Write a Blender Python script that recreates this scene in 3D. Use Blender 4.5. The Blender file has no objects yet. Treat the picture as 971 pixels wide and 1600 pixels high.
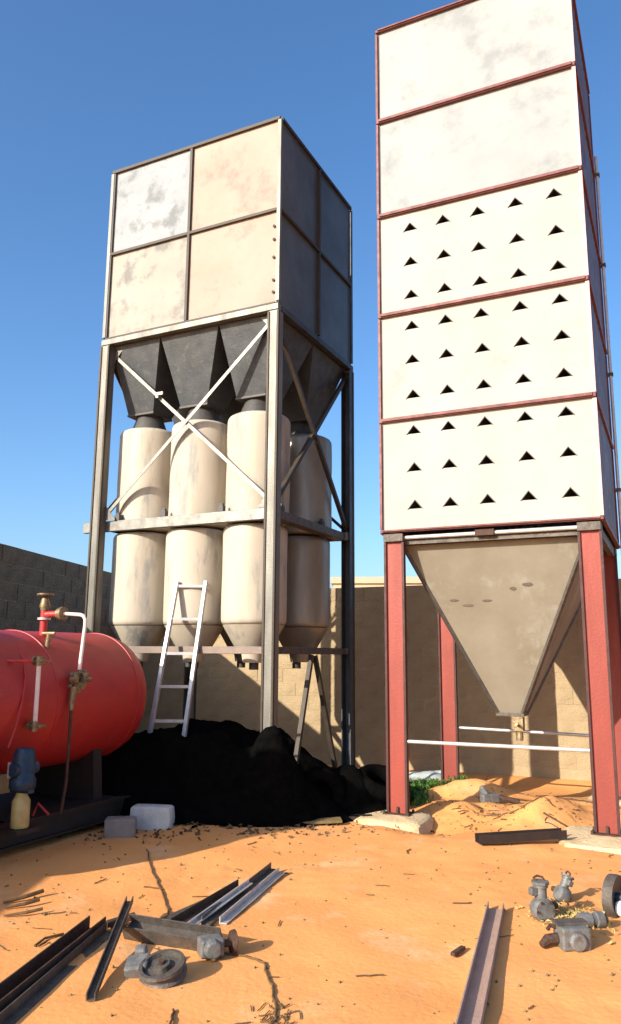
import bpy, bmesh, math, random
from mathutils import Vector, Matrix, noise
random.seed(7)
S = bpy.context.scene
C = S.collection
R = math.radians

# ------------------------------------------------------------------ camera
cam = bpy.data.cameras.new('camera')
cam.sensor_fit = 'VERTICAL'; cam.sensor_height = 24.0
cam.lens = 1203.38 / 1600 * 24.0
cam.clip_start = 0.05; cam.clip_end = 5000
co = bpy.data.objects.new('camera', cam); C.objects.link(co)
co.matrix_world = Matrix.Translation((0, 0, 1.6)) @ Matrix.Rotation(R(90) + 0.1827, 4, 'X') @ Matrix.Rotation(0.0066, 4, 'Z')
S.camera = co
# ------------------------------------------------------------------ sky and sun
EL, AZ = 24.0, 48.5                       # sun height, heading in which the light travels
wd = bpy.data.worlds.new('World'); S.world = wd; wd.use_nodes = True
wn, wl = wd.node_tree.nodes, wd.node_tree.links
sky = wn.new('ShaderNodeTexSky'); sky.sky_type = 'NISHITA'; sky.sun_disc = False
sky.sun_elevation = R(EL); sky.sun_rotation = R(AZ + 180); sky.altitude = 100
sky.air_density = 1.0; sky.dust_density = 2.4; sky.ozone_density = 4.2
wn['Background'].inputs[1].default_value = 0.15
hs = wn.new('ShaderNodeHueSaturation'); hs.inputs['Saturation'].default_value = 1.13
wl.new(sky.outputs[0], hs.inputs['Color']); wl.new(hs.outputs[0], wn['Background'].inputs[0])
sl = bpy.data.lights.new('sun', 'SUN'); sl.energy = 5.0; sl.angle = R(0.5); sl.color = (1.0, 0.90, 0.76)
so = bpy.data.objects.new('sun', sl); C.objects.link(so)
dv = Vector((math.sin(R(AZ)) * math.cos(R(EL)), math.cos(R(AZ)) * math.cos(R(EL)), -math.sin(R(EL))))
so.rotation_euler = dv.to_track_quat('-Z', 'Y').to_euler()
so.location = (-20, -12, 20)
S.view_settings.view_transform = 'Standard'; S.view_settings.look = 'None'
S.view_settings.exposure = 0.78; S.view_settings.gamma = 1.0
S.view_settings.use_curve_mapping = False
S.render.film_transparent = False

# ------------------------------------------------------------------ materials
def pmat(name, c1, c2=None, scale=3.0, rough=0.7, metal=0.0, bump=0.1, bscale=40.0, stain=None, streak=False, spec=0.4, detail=8, rvar=0.15):
    """procedural paint or mineral: two tones in noise, optional third tone as stains, fine bump"""
    m = bpy.data.materials.new(name); m.use_nodes = True
    n, l = m.node_tree.nodes, m.node_tree.links
    b = n['Principled BSDF']; b.inputs['Roughness'].default_value = rough; b.inputs['Metallic'].default_value = metal
    b.inputs['Specular IOR Level'].default_value = spec
    c2 = c2 or tuple(x * 0.75 for x in c1)
    tc = n.new('ShaderNodeTexCoord'); mp = n.new('ShaderNodeMapping'); l.new(tc.outputs['Object'], mp.inputs[0])
    if streak: mp.inputs['Scale'].default_value = (1, 1, 0.22)
    t = n.new('ShaderNodeTexNoise'); t.inputs['Scale'].default_value = scale; t.inputs['Detail'].default_value = detail
    t.inputs['Roughness'].default_value = 0.65; l.new(mp.outputs[0], t.inputs['Vector'])
    r = n.new('ShaderNodeValToRGB'); r.color_ramp.elements[0].position = 0.35; r.color_ramp.elements[1].position = 0.65
    r.color_ramp.elements[0].color = (*c1, 1); r.color_ramp.elements[1].color = (*c2, 1); l.new(t.outputs[0], r.inputs[0])
    out = r.outputs[0]
    if stain:
        t2 = n.new('ShaderNodeTexNoise'); t2.inputs['Scale'].default_value = scale * 1.7; t2.inputs['Detail'].default_value = 10
        t2.inputs['Roughness'].default_value = 0.7
        l.new(mp.outputs[0], t2.inputs['Vector'])
        r2 = n.new('ShaderNodeValToRGB'); lo = stain[1]
        r2.color_ramp.elements[0].position = lo; r2.color_ramp.elements[1].position = lo + 0.12
        l.new(t2.outputs[0], r2.inputs[0])
        mx = n.new('ShaderNodeMix'); mx.data_type = 'RGBA'
        l.new(r2.outputs[0], mx.inputs[0]); l.new(out, mx.inputs[6]); mx.inputs[7].default_value = (*stain[0], 1); out = mx.outputs[2]
    l.new(out, b.inputs['Base Color'])
    mr = n.new('ShaderNodeMapRange'); mr.inputs[3].default_value = max(0.05, rough - rvar); mr.inputs[4].default_value = min(1, rough + rvar)
    l.new(t.outputs[0], mr.inputs[0]); l.new(mr.outputs[0], b.inputs['Roughness'])
    tb = n.new('ShaderNodeTexNoise'); tb.inputs['Scale'].default_value = bscale; tb.inputs['Detail'].default_value = 6
    l.new(tc.outputs['Object'], tb.inputs['Vector'])
    bp = n.new('ShaderNodeBump'); bp.inputs['Strength'].default_value = bump; bp.inputs['Distance'].default_value = 0.02
    l.new(tb.outputs[0], bp.inputs['Height']); l.new(bp.outputs[0], b.inputs['Normal'])
    return m
M = {}
M['sand'] = pmat('sand', (.76, .345, .12), (.66, .285, .092), .7, .95, 0, .24, 28, stain=((.72, .40, .19), .54), spec=.1)
M['footing'] = pmat('footing_concrete', (.60, .46, .28), (.50, .36, .20), 5, .95, 0, .6, 30, spec=.15)
M['block_back'] = pmat('sandcrete_block', (.38, .29, .175), (.30, .23, .14), 2.2, .95, 0, .7, 45, stain=((.22, .17, .10), .64), spec=.1)
M['mortar_back'] = pmat('sandcrete_mortar', (.40, .305, .185), (.33, .255, .155), 6, .95, 0, .7, 50, spec=.1)
M['block_left'] = pmat('grey_block', (.21, .18, .13), (.15, .13, .10), 4, .95, 0, .7, 45, spec=.1)
M['mortar_left'] = pmat('grey_mortar', (.30, .27, .21), (.22, .19, .15), 6, .95, 0, .7, 50, spec=.1)
M['panel_white'] = pmat('panel_white', (.28, .305, .315), (.23, .255, .27), 1.6, .68, 0, .06, 60, stain=((.155, .17, .175), .51), spec=.2, rvar=.1)
M['panel_cream'] = pmat('panel_cream', (.315, .30, .26), (.28, .265, .23), 1.5, .68, 0, .06, 60, stain=((.17, .17, .16), .51), spec=.2, rvar=.1)
M['panel_peach'] = pmat('panel_peach', (.32, .235, .185), (.335, .285, .24), .9, .68, 0, .06, 60, stain=((.22, .18, .15), .52), spec=.2, rvar=.1)
M['panel_shade'] = pmat('panel_shaded_grey', (.10, .115, .12), (.07, .085, .09), 2, .5, .2, .05, 60, rvar=.1)  # dark bluish tone holds the shade of the bin's right and back faces
M['dryer_panel'] = pmat('dryer_panel', (.355, .35, .315), (.32, .31, .275), 1.1, .68, 0, .06, 60, stain=((.27, .275, .26), .55), spec=.2, rvar=.1)
M['dryer_top'] = pmat('dryer_top', (.31, .325, .315), (.255, .275, .275), 0.8, .68, 0, .06, 60, stain=((.21, .23, .235), .51), spec=.2, rvar=.1)
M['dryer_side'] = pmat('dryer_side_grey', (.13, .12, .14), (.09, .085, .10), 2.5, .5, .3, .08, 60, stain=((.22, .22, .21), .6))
M['dark_rail'] = pmat('dark_brown_paint', (.035, .03, .025), (.06, .045, .03), 8, .6, .2, .15)
M['post'] = pmat('weathered_grey_steel', (.185, .18, .155), (.11, .105, .09), 5, .5, .35, .15, 60, stain=((.16, .12, .08), .66), streak=True)
M['brace'] = pmat('light_grey_steel', (.20, .197, .175), (.13, .125, .11), 9, .45, .4, .1)
M['dark_steel'] = pmat('dark_blue_grey_steel', (.06, .07, .08), (.04, .045, .055), 5, .55, .3, .15, 60)
M['beam_pink'] = pmat('primer_pink_steel', (.22, .16, .13), (.16, .13, .11), 6, .6, .1, .1)
M['cyl'] = pmat('cyclone_cream', (.45, .405, .325), (.37, .325, .255), 2.6, .6, 0, .08, 40, stain=((.25, .245, .22), .52), streak=True, spec=.25)
M['cyl_grey'] = pmat('cyclone_galvanised', (.33, .315, .27), (.24, .235, .205), 3.5, .42, .4, .06, 50, stain=((.34, .31, .25), .6), streak=True)
M['hopper_dull'] = pmat('hopper_dull_steel', (.07, .076, .08), (.048, .053, .057), 6, .6, .3, .15, stain=((.10, .10, .095), .56))
M['duct'] = pmat('duct_dark_steel', (.05, .05, .05), (.08, .075, .07), 6, .6, .3, .1)
M['hopper_stain'] = pmat('hopper_dark_stain', (.085, .07, .055), (.13, .11, .085), 30, .8, 0, .3)
M['hopper_tan'] = pmat('hopper_tan_steel', (.22, .20, .155), (.175, .15, .11), 1.3, .7, 0, .08, 40, stain=((.25, .235, .195), .54), spec=.2)
M['maroon'] = pmat('maroon_paint', (.16, .045, .04), (.10, .03, .028), 10, .55, .1, .12, stain=((.22, .12, .10), .63))
M['maroon_shade'] = pmat('maroon_flange_shade', (.06, .018, .016), (.04, .014, .012), 10, .6, .1, .12)  # darker maroon puts shade into the flanges of the red legs
M['red_leg'] = pmat('red_oxide_paint', (.25, .040, .025), (.19, .033, .022), 4, .55, .05, .12, stain=((.30, .07, .05), .66), streak=True)
M['pink_edge'] = pmat('pinkish_edge_paint', (.60, .36, .32), (.5, .25, .22), 8, .5, .05, .1)
M['galv'] = pmat('galvanised', (.55, .55, .53), (.42, .42, .41), 10, .4, .4, .08)
M['tank'] = pmat('tank_red_gloss', (.40, .020, .018), (.31, .015, .016), 2.5, .5, 0, .08, 14, stain=((.34, .06, .05), .60), spec=.5, rvar=.12)
M['brass'] = pmat('tarnished_brass', (.30, .23, .12), (.14, .10, .06), 25, .5, .5, .3)
M['valve_red'] = pmat('valve_red', (.48, .03, .03), (.34, .03, .03), 12, .45, 0, .1)
M['white_pipe'] = pmat('white_pipe', (.72, .62, .56), (.62, .52, .48), 12, .5, 0, .05)
M['rust'] = pmat('rusty_steel', (.05, .028, .02), (.10, .055, .035), 14, .75, .3, .35, 60, stain=((.025, .02, .018), .56))
M['scrap_grey'] = pmat('scrap_grey_steel', (.12, .105, .09), (.07, .06, .052), 16, .6, .4, .3, 60, stain=((.09, .045, .028), .56))
M['scrap_pink'] = pmat('scrap_channel_primer', (.42, .28, .22), (.34, .24, .20), 6, .6, .1, .25, 60, stain=((.48, .33, .19), .58))
M['cast'] = pmat('cast_iron_grey', (.20, .205, .20), (.11, .11, .105), 18, .55, .35, .16, 90, stain=((.13, .07, .04), .56))
M['black'] = pmat('shade_black', (.0025, .0025, .0025), (.005, .0045, .004), 9, 1, 0, .5, 22, spec=0)  # near-black colour holds the deep shade under the drum tower
M['skid'] = pmat('skid_black_steel', (.022, .017, .015), (.035, .022, .018), 9, .6, .2, .2)
M['motor'] = pmat('motor_dark_blue', (.02, .05, .09), (.015, .03, .05), 20, .45, .2, .2)
M['can'] = pmat('can_yellow', (.50, .38, .13), (.38, .28, .12), 12, .5, .1, .1)
M['white_block'] = pmat('white_block', (.66, .63, .58), (.55, .52, .47), 10, .9, 0, .5, 60, spec=.2)
M['grey_block2'] = pmat('dusty_grey_block', (.30, .25, .22), (.24, .19, .16), 12, .95, 0, .5, 60, spec=.1)
M['grass'] = pmat('weed_green', (.05, .13, .025), (.08, .16, .03), 9, .8, 0, .1, spec=.2)
M['dry'] = pmat('dry_stalks', (.22, .16, .07), (.14, .10, .05), 14, .9, 0, .2, spec=.1)
M['twig'] = pmat('twig_brown', (.10, .06, .03), (.16, .10, .05), 18, .9, 0, .2, spec=.1)
M['sheet'] = pmat('pale_plastic_sheet', (.55, .58, .55), (.38, .42, .40), 12, .5, 0, .2)
M['debris'] = pmat('yellowish_rubble', (.48, .36, .12), (.28, .22, .10), 30, .9, 0, .4, 60, stain=((.55, .48, .28), .58), spec=.1)
M['far'] = pmat('far_plaster', (.44, .36, .25), (.40, .33, .23), 1, .9, 0, .2, 8, spec=.1)
M['white_lump'] = pmat('white_glazed', (.75, .73, .70), (.65, .63, .6), 10, .5, 0, .1)

# ------------------------------------------------------------------ mesh helpers
class MB:
    def __init__(s): s.v = []; s.f = []
    def add(s, vs, fs):
        k = len(s.v); s.v += [tuple(v) for v in vs]; s.f += [tuple(i + k for i in f) for f in fs]; return s
    def box(s, x0, x1, y0, y1, z0, z1):
        return s.add([(x0,y0,z0),(x1,y0,z0),(x1,y1,z0),(x0,y1,z0),(x0,y0,z1),(x1,y0,z1),(x1,y1,z1),(x0,y1,z1)],
                     [(0,3,2,1),(4,5,6,7),(0,1,5,4),(1,2,6,5),(2,3,7,6),(3,0,4,7)])
    def bar(s, a, b, w, h, up=(0,0,1)):
        a, b = Vector(a), Vector(b); d = (b - a).normalized(); u = Vector(up)
        if abs(d.dot(u)) > .98: u = Vector((0, 1, 0))
        x = d.cross(u).normalized() * (w / 2); y = x.cross(d).normalized() * (h / 2)
        vs = [p + sx * x + sy * y for p in (a, b) for sx, sy in ((-1,-1),(1,-1),(1,1),(-1,1))]
        return s.add(vs, [(0,1,2,3),(7,6,5,4),(0,4,5,1),(1,5,6,2),(2,6,7,3),(3,7,4,0)])
    def prof(s, a, b, pts, up=(0,0,1)):
        """extrude a closed 2-D profile from a to b"""
        a, b = Vector(a), Vector(b); d = (b - a).normalized(); u = Vector(up)
        if abs(d.dot(u)) > .98: u = Vector((0, 1, 0))
        x = d.cross(u).normalized(); y = x.cross(d).normalized(); n = len(pts)
        vs = [p + x * q[0] + y * q[1] for p in (a, b) for q in pts]
        return s.add(vs, [tuple(range(n)), tuple(range(2*n-1, n-1, -1))] + [(i, i+n, (i+1)%n+n, (i+1)%n) for i in range(n)])
    def tube(s, pts, r, n=10, caps=True):
        pts = [Vector(p) for p in pts]; rings = []; prev = None
        for i, p in enumerate(pts):
            d = (pts[min(i+1, len(pts)-1)] - pts[max(i-1, 0)]).normalized()
            u = Vector((0,0,1)) if abs(d.z) < .95 else Vector((0,1,0))
            if prev is not None: u = prev
            x = d.cross(u).normalized(); y = x.cross(d).normalized(); prev = y
            rr = r[i] if isinstance(r, (list, tuple)) else r
            rings.append([p + (x*math.cos(t) + y*math.sin(t))*rr for t in [2*math.pi*k/n for k in range(n)]])
        vs = [v for rg in rings for v in rg]; fs = []
        for i in range(len(pts)-1):
            for k in range(n): fs.append((i*n+k, i*n+(k+1)%n, (i+1)*n+(k+1)%n, (i+1)*n+k))
        if caps: fs += [tuple(range(n-1, -1, -1)), tuple((len(pts)-1)*n+k for k in range(n))]
        return s.add(vs, fs)
    def lathe(s, prof, n=28, o=(0,0,0), axis='Z', wob=0.0):
        vs = []; fs = []; o = Vector(o)
        for i, (r, z) in enumerate(prof):
            for k in range(n):
                t = 2*math.pi*k/n; rr = r
                if wob: rr += wob * noise.noise(Vector((math.cos(t)*2 + o.x*3, math.sin(t)*2 + o.y*3, z*2.3)))
                p = (rr*math.cos(t), rr*math.sin(t), z)
                if axis == 'Y': p = (p[0], p[2], p[1])
                if axis == 'X': p = (p[2], p[0], p[1])
                vs.append(o + Vector(p))
        m = len(prof)
        for i in range(m-1):
            for k in range(n): fs.append((i*n+k, i*n+(k+1)%n, (i+1)*n+(k+1)%n, (i+1)*n+k))
        fs += [tuple(range(n-1, -1, -1)), tuple((m-1)*n+k for k in range(n))]
        return s.add(vs, fs)
    def sheet(s, O, ux, uy, nx, ny, t=.004, amp=0.0, seed=0, ns=1.6):
        """thin dented sheet: grid O + a*ux + b*uy with a real thickness t"""
        O, ux, uy = Vector(O), Vector(ux), Vector(uy); nn = ux.cross(uy).normalized()
        W = nx + 1; vs = []; fs = []
        for side in (0, 1):
            for j in range(ny+1):
                for i in range(nx+1):
                    a, b = i/nx, j/ny; p = O + ux*a + uy*b
                    e = min(1, 8*min(a, 1-a))*min(1, 8*min(b, 1-b))
                    d = amp*e*noise.noise(Vector((a*ux.length*ns + seed*7.3, b*uy.length*ns, seed*3.1)))
                    vs.append(p + nn*(d - side*t))
        K = W*(ny+1)
        for j in range(ny):
            for i in range(nx):
                q = (j*W+i, j*W+i+1, (j+1)*W+i+1, (j+1)*W+i); fs.append(q); fs.append(tuple(K+z for z in reversed(q)))
        for i in range(nx):
            fs.append((i, i+K, i+1+K, i+1)); q = ny*W+i; fs.append((q+1, q+1+K, q+K, q))
        for j in range(ny):
            q = j*W; fs.append((q, q+W, q+W+K, q+K)); q = j*W+nx; fs.append((q, q+K, q+W+K, q+W))
        return s.add(vs, fs)
    def mesh(s, name, m, smooth=False):
        me = bpy.data.meshes.new(name); me.from_pydata(s.v, [], s.f)
        bm = bmesh.new(); bm.from_mesh(me); bmesh.ops.recalc_face_normals(bm, faces=bm.faces); bm.to_mesh(me); bm.free()
        me.materials.append(M[m])
        if smooth:
            me.polygons.foreach_set('use_smooth', [True]*len(me.polygons))
            try: me.set_sharp_from_angle(angle=R(38))
            except Exception: pass
        return me
    def build(s, name, m, parent=None, smooth=False, bev=0, label=None):
        o = bpy.data.objects.new(name, s.mesh(name, m, smooth)); C.objects.link(o)
        if parent: o.parent = parent
        if bev:
            b = o.modifiers.new('bevel', 'BEVEL'); b.width = bev; b.segments = 2; b.limit_method = 'ANGLE'; b.angle_limit = R(40)
        if label: o['label'] = label
        return o
def tag(o, label=None, cat=None, group=None, kind=None):
    if label: o['label'] = label
    if cat: o['category'] = cat
    if group: o['group'] = group
    if kind: o['kind'] = kind
    return o
def thing(name, label, cat, loc=(0,0,0), rz=0, group=None):
    o = bpy.data.objects.new(name, None); C.objects.link(o); o.location = loc; o.rotation_euler = (0, 0, rz)
    o.empty_display_size = .2
    return tag(o, label, cat, group)
def inst(name, me, parent, loc=(0,0,0), rot=(0,0,0), sc=(1,1,1)):
    o = bpy.data.objects.new(name, me); C.objects.link(o); o.parent = parent
    o.location = loc; o.rotation_euler = rot; o.scale = sc; return o
def fn(x, y, s, k=0.0): return noise.noise(Vector((x*s, y*s, k)))

# ------------------------------------------------------------------ ground
YA = .4467
def yard(U, V): return (U*math.cos(YA) + V*math.sin(YA), -U*math.sin(YA) + V*math.cos(YA))
def ga(x, y, cx, cy, sx, sy, rot=0):
    dx, dy = x-cx, y-cy; c, s = math.cos(rot), math.sin(rot); a, b = dx*c+dy*s, -dx*s+dy*c
    return math.exp(-(a/sx)**2 - (b/sy)**2)
def height(x, y):
    U = x*math.cos(YA) - y*math.sin(YA); V = x*math.sin(YA) + y*math.cos(YA)
    h = -.04 + .035*fn(x, y, .5) + .014*fn(x, y, 1.7, 3) + .003*fn(x, y, 5, 5)
    q = min(1, max(0, (V-9.3)/2.4)); h -= .20*q*q*(3-2*q)
    near = 1 if y < 13 else max(0, 1-(y-13)/4)
    h += near*(.10*math.exp(-((V-12.0)/.45)**2) + .20*ga(x, y, 1.95, 9.55, .5, .22, .1) + .24*ga(x, y, 2.42, 8.2, .45, .20, .55)
               + .10*ga(x, y, 2.9, 8.9, .55, .30, .5) + .08*ga(x, y, 1.55, 8.75, .3, .3) - .10*ga(x, y, 1.25, 7.95, .35, .3))
    if y < 12 and abs(x) < 6:
        rough_zone = math.exp(-((x-2.2)/1.3)**2 - ((y-8.8)/1.1)**2)
        h += rough_zone*.05*abs(fn(x, y, 3.2, 9)) + .02*rough_zone*fn(x, y, 9, 2)
        # scuffs and foot marks
        # scuffs, foot marks and small ridges
        h += -.016*max(0, fn(x, y, 3.0, 12)-.22) + .010*max(0, fn(x, y, 2.1, 22)-.2) + .005*fn(x, y, 11, 5)*max(0, fn(x, y, .9, 31)+.15)*2
    return h
def axis(lo, hi, step, far):
    a = []; x = lo
    while x <= hi: a.append(x); x += step
    d = step; x = hi
    while x < far: d *= 1.35; x += d; a.append(x)
    d = step; x = lo; b = []
    while x > -far: d *= 1.35; x -= d; b.append(x)
    return b[::-1] + a
xs = axis(-4.0, 5.0, .035, 900); ys = axis(2.6, 12.0, .04, 1500)
vs = [(x, y, height(x, y)) for y in ys for x in xs]; W_ = len(xs)
fs = [(j*W_+i, j*W_+i+1, (j+1)*W_+i+1, (j+1)*W_+i) for j in range(len(ys)-1) for i in range(W_-1)]
g = MB(); g.v = vs; g.f = fs
gm = bpy.data.meshes.new('ground'); gm.from_pydata(vs, [], fs); gm.materials.append(M['sand'])
gm.polygons.foreach_set('use_smooth', [True]*len(gm.polygons))
go = bpy.data.objects.new('ground', gm); C.objects.link(go); go['kind'] = 'structure'

# ------------------------------------------------------------------ block walls
def block_mesh(L, Hh, T, m, k):
    mb = MB(); nx, nz = 4, 3; b = .003
    # front/back faces with slight relief, chamfered edge
    def P(a, c, side):
        e = 0 < a < nx and 0 < c < nz
        x = b + (L-2*b)*a/nx; z = b + (Hh-2*b)*c/nz
        if a in (0, nx): x += 0
        d = (.004 + .004*fn(a*1.7+k*5, c*2.1, 1, side)) if e else 0
        return (x, (-d if side == 0 else T+d), z)
    for side in (0, 1):
        v = [P(a, c, side) for c in range(nz+1) for a in range(nx+1)]
        q = [(c*(nx+1)+a, c*(nx+1)+a+1, (c+1)*(nx+1)+a+1, (c+1)*(nx+1)+a) for c in range(nz) for a in range(nx)]
        mb.add(v, q)
    mb.box(0, L, .008, T-.008, 0, Hh)
    return mb.mesh('block', m)
def wall(name, label, p0, p1, segs, bm_, mm_, L=.45, Hh=.245, T=.2, J=.012):
    """segs: list of (from, to, number of courses) along the wall"""
    p0, p1 = Vector((*p0, 0)), Vector((*p1, 0)); d = p1-p0; ang = math.atan2(d.y, d.x)
    t = thing(name, label, 'wall', p0, ang)
    mor = MB(); 
    var = [block_mesh(L-J, Hh-J, T, bm_, k) for k in range(6)]; half = [block_mesh(L/2-J, Hh-J, T, bm_, 9+k) for k in range(2)]
    for a, b_, n in segs:
        mor.box(a+.01, b_-.01, .004 if J < .01 else .008, T-.008, -.4, n*Hh-.012)
        for c in range(n):
            x = a
            if c % 2: inst('block', half[c//2 % 2], t, (x+J/2, random.uniform(-.003, .003), c*Hh+J/2)); x += L/2
            while x < b_-.05:
                w = min(L, b_-x); me = random.choice(var)
                o = inst('block', me, t, (x+J/2, random.uniform(-.005, .005), c*Hh+J/2), (0, 0, random.uniform(-.004, .004)))
                if w < L-.01: o.scale = ((w-J)/(L-J), 1, 1)
                x += w
    mor.build('mortar', mm_, t)
    return t
A = yard(-10.0, 12.0); B = yard(2.0, 12.0)
wall('block_wall', 'long sand coloured block wall at the back, behind both towers', A, B, [(0, 12.0, 12)], 'block_back', 'mortar_back', L=.5, Hh=.226, J=.007)
lw0, lw1 = (-3.60, 15.2), (-5.27, 3.55)
wall('block_wall', 'dark grey block wall on the left, behind the red tank', lw1, lw0, [(0, .98, 13), (.98, 11.62, 12)], 'block_left', 'mortar_left', L=.49, Hh=.257)  # unseen near end raised a course to lengthen its shadow
pl = MB(); pl.box(-.2, .2, -.2, .2, -.3, 3.6); o = pl.build('shadow_pillar', 'block_left', None, bev=.02)  # unseen pillar added to carry the wall's shadow further over the ground
o.location = (-5.34, 3.5, 0); tag(o, 'square unseen pillar added at the end of the dark left wall for its shadow', 'pillar')
wall('low_wall', 'low block wall continuing the left wall towards the front', (-5.55, .7), (-5.40, 3.3), [(0, 2.6, 8)], 'block_left', 'mortar_left', L=.44, Hh=.255)

# far building, only its pale top shows over the wall
fb = thing('distant_building', 'pale sand coloured building peeping over the back wall', 'building', (4.5, 30, 0), -.1)
w_ = MB(); w_.box(-3.6, 4.5, 0, 5, -.2, 4.35); w_.build('wall', 'far', fb)
w_ = MB(); w_.box(-3.7, 4.6, -.1, 5.1, 4.35, 4.6); w_.build('parapet', 'far', fb)
for x in (-2.5, 0, 2.5):
    w_ = MB(); w_.box(x-.5, x+.5, -.03, .02, 1.4, 2.6); w_.build('window', 'duct', fb)

# ------------------------------------------------------------------ LEFT TOWER (hoppers over cyclones)
LW, LD, LZ, LP = 2.614, 2.218, 5.5835, 1.2265
LT = thing('cyclone_tower', 'grey steel tower with square panelled bin and hoppers above tall cream drums', 'tower', (-.3855, 8.3328, 0), -.4535)
X0 = -LW
for ix, (xa, xb) in enumerate(((X0+.045, X0/2-.002), (X0/2+.002, -.045))):
    for iz in (0, 1):
        mats = {(0,1): 'panel_white', (1,1): 'panel_peach', (0,0): 'panel_cream', (1,0): 'panel_peach'}
        z0 = LZ + iz*LP + (.05 if iz == 0 else .002); z1 = LZ + (iz+1)*LP - (.03 if iz else .002)
        mb = MB(); mb.sheet((xa, .03, z0), (xb-xa, 0, 0), (0, 0, z1-z0), 18, 18, .004, .018, ix*2+iz+1)
        lab = {(0,1): 'bluish white panel with grey smudges', (1,1): 'peach stained panel', (0,0): 'cream panel with a grey patch', (1,0): 'cream and peach panel'}[(ix, iz)]
        mb.build('panel', mats[(ix, iz)], LT, True, label=lab)
        mb = MB(); mb.sheet((xb, LD-.03, z0), (xa-xb, 0, 0), (0, 0, z1-z0), 8, 8, .004, .012, ix+5); mb.build('panel', 'panel_shade', LT, True)
for iy, (ya, yb) in enumerate(((.045, LD/2-.002), (LD/2+.002, LD-.045))):
    for iz in (0, 1):
        z0 = LZ + iz*LP + (.05 if iz == 0 else .002); z1 = LZ + (iz+1)*LP - (.03 if iz else .002)
        mb = MB(); mb.sheet((-.03, ya, z0), (0, yb-ya, 0), (0, 0, z1-z0), 12, 12, .004, .014, iy*2+iz+11); mb.build('panel', 'panel_shade', LT, True)
        mb = MB(); mb.sheet((X0+.03, yb, z0), (0, ya-yb, 0), (0, 0, z1-z0), 8, 8, .004, .012, iy+25); mb.build('panel', 'panel_cream', LT, True)
ZT = LZ + 2*LP
# dark rails between the panels
def rail(a, b, m='dark_rail', w=.035, h=.035, nm='rail'): mb = MB(); mb.bar(a, b, w, h); return mb.build(nm, m, LT)
for y in (.012, LD-.012):
    rail((X0/2, y, LZ+.05), (X0/2, y, ZT-.04)); rail((X0+.05, y, LZ+LP), (X0/2-.02, y, LZ+LP)); rail((X0/2+.02, y, LZ+LP), (-.05, y, LZ+LP))
    rail((X0+.02, y, ZT-.012), (-.02, y, ZT-.012), h=.04)
    rail((X0+.055, y, LZ+.035), (-.055, y, LZ+.035), h=.02)
for x in (-.012, X0+.012):
    rail((x, LD/2, LZ+.05), (x, LD/2, ZT-.04)); rail((x, .05, LZ+LP), (x, LD/2-.02, LZ+LP)); rail((x, LD/2+.02, LZ+LP), (x, LD-.05, LZ+LP))
    rail((x, .04, ZT-.01), (x, LD-.04, ZT-.01), h=.04)
# corner angles of the bin
for x, y in ((X0, 0), (0, 0), (0, LD), (X0, LD)):
    sx = 1 if x < -1 else -1; sy = 1 if y < 1 else -1
    mb = MB(); L_ = .045
    mb.prof((x, y, LZ+.005), (x, y, ZT-.035), [(0, 0), (-sx*0, 0)][:0] + [(0,0)] ) if False else None
    mb.box(*sorted((x, x+sx*L_)), *sorted((y, y+sy*.008)), LZ+.06, ZT-.035)
    mb.box(*sorted((x, x+sx*.008)), *sorted((y+sy*.009, y+sy*L_)), LZ+.06, ZT-.035)
    mb.build('corner_angle', 'post' if y < 1 else 'dark_steel', LT)
mb = MB(); mb.box(X0+.055, X0+.075, .0, .02, LZ+.06, ZT-.04); mb.build('rail', 'dark_rail', LT)
# bolts near the right edge of the lower right panel
bolt = MB().lathe([(.0,0), (.018,.0), (.018,.012), (.0,.016)], 8).mesh('bolt', 'dark_rail')
for z in (.18, .33, .62, .85, 1.02):
    inst('bolt', bolt, LT, (-.085, .022, LZ+z), (R(90), 0, 0))
# legs
def channel(mb, x, y, z0, z1, w, d, t=.012, face=-1):
    """upright channel, web towards face side"""
    yw = y if face < 0 else y+d-t
    mb.box(x, x+w, yw, yw+t, z0, z1)
    ys0, ys1 = (y+t, y+d) if face < 0 else (y, y+d-t)
    mb.box(x, x+t, ys0, ys1, z0, z1); mb.box(x+w-t, x+w, ys0, ys1, z0, z1)
for x in (X0, -.13):
    for y, f in ((0, -1), (LD-.12, 1)):
        mb = MB(); channel(mb, x, y, height(*yard(-5, 8))-.1, LZ-.06, .13, .12, .012, f)
        back = x > -1 and y > 1
        lg = mb.build('leg', 'dark_steel' if back else 'post', LT)
        for xa in (x-.004, x+.118):
            mb = MB(); mb.box(xa-.004, xa+.020, y-.014 if f < 0 else y+.10, y+.02 if f < 0 else y+.134, .0, LZ-.07); mb.build('flange', 'dark_rail', lg)
        mb = MB(); mb.box(x-.06, x+.19, y-.06, y+.18, -.08, -.01); mb.build('base_plate', 'rust', lg)
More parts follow.
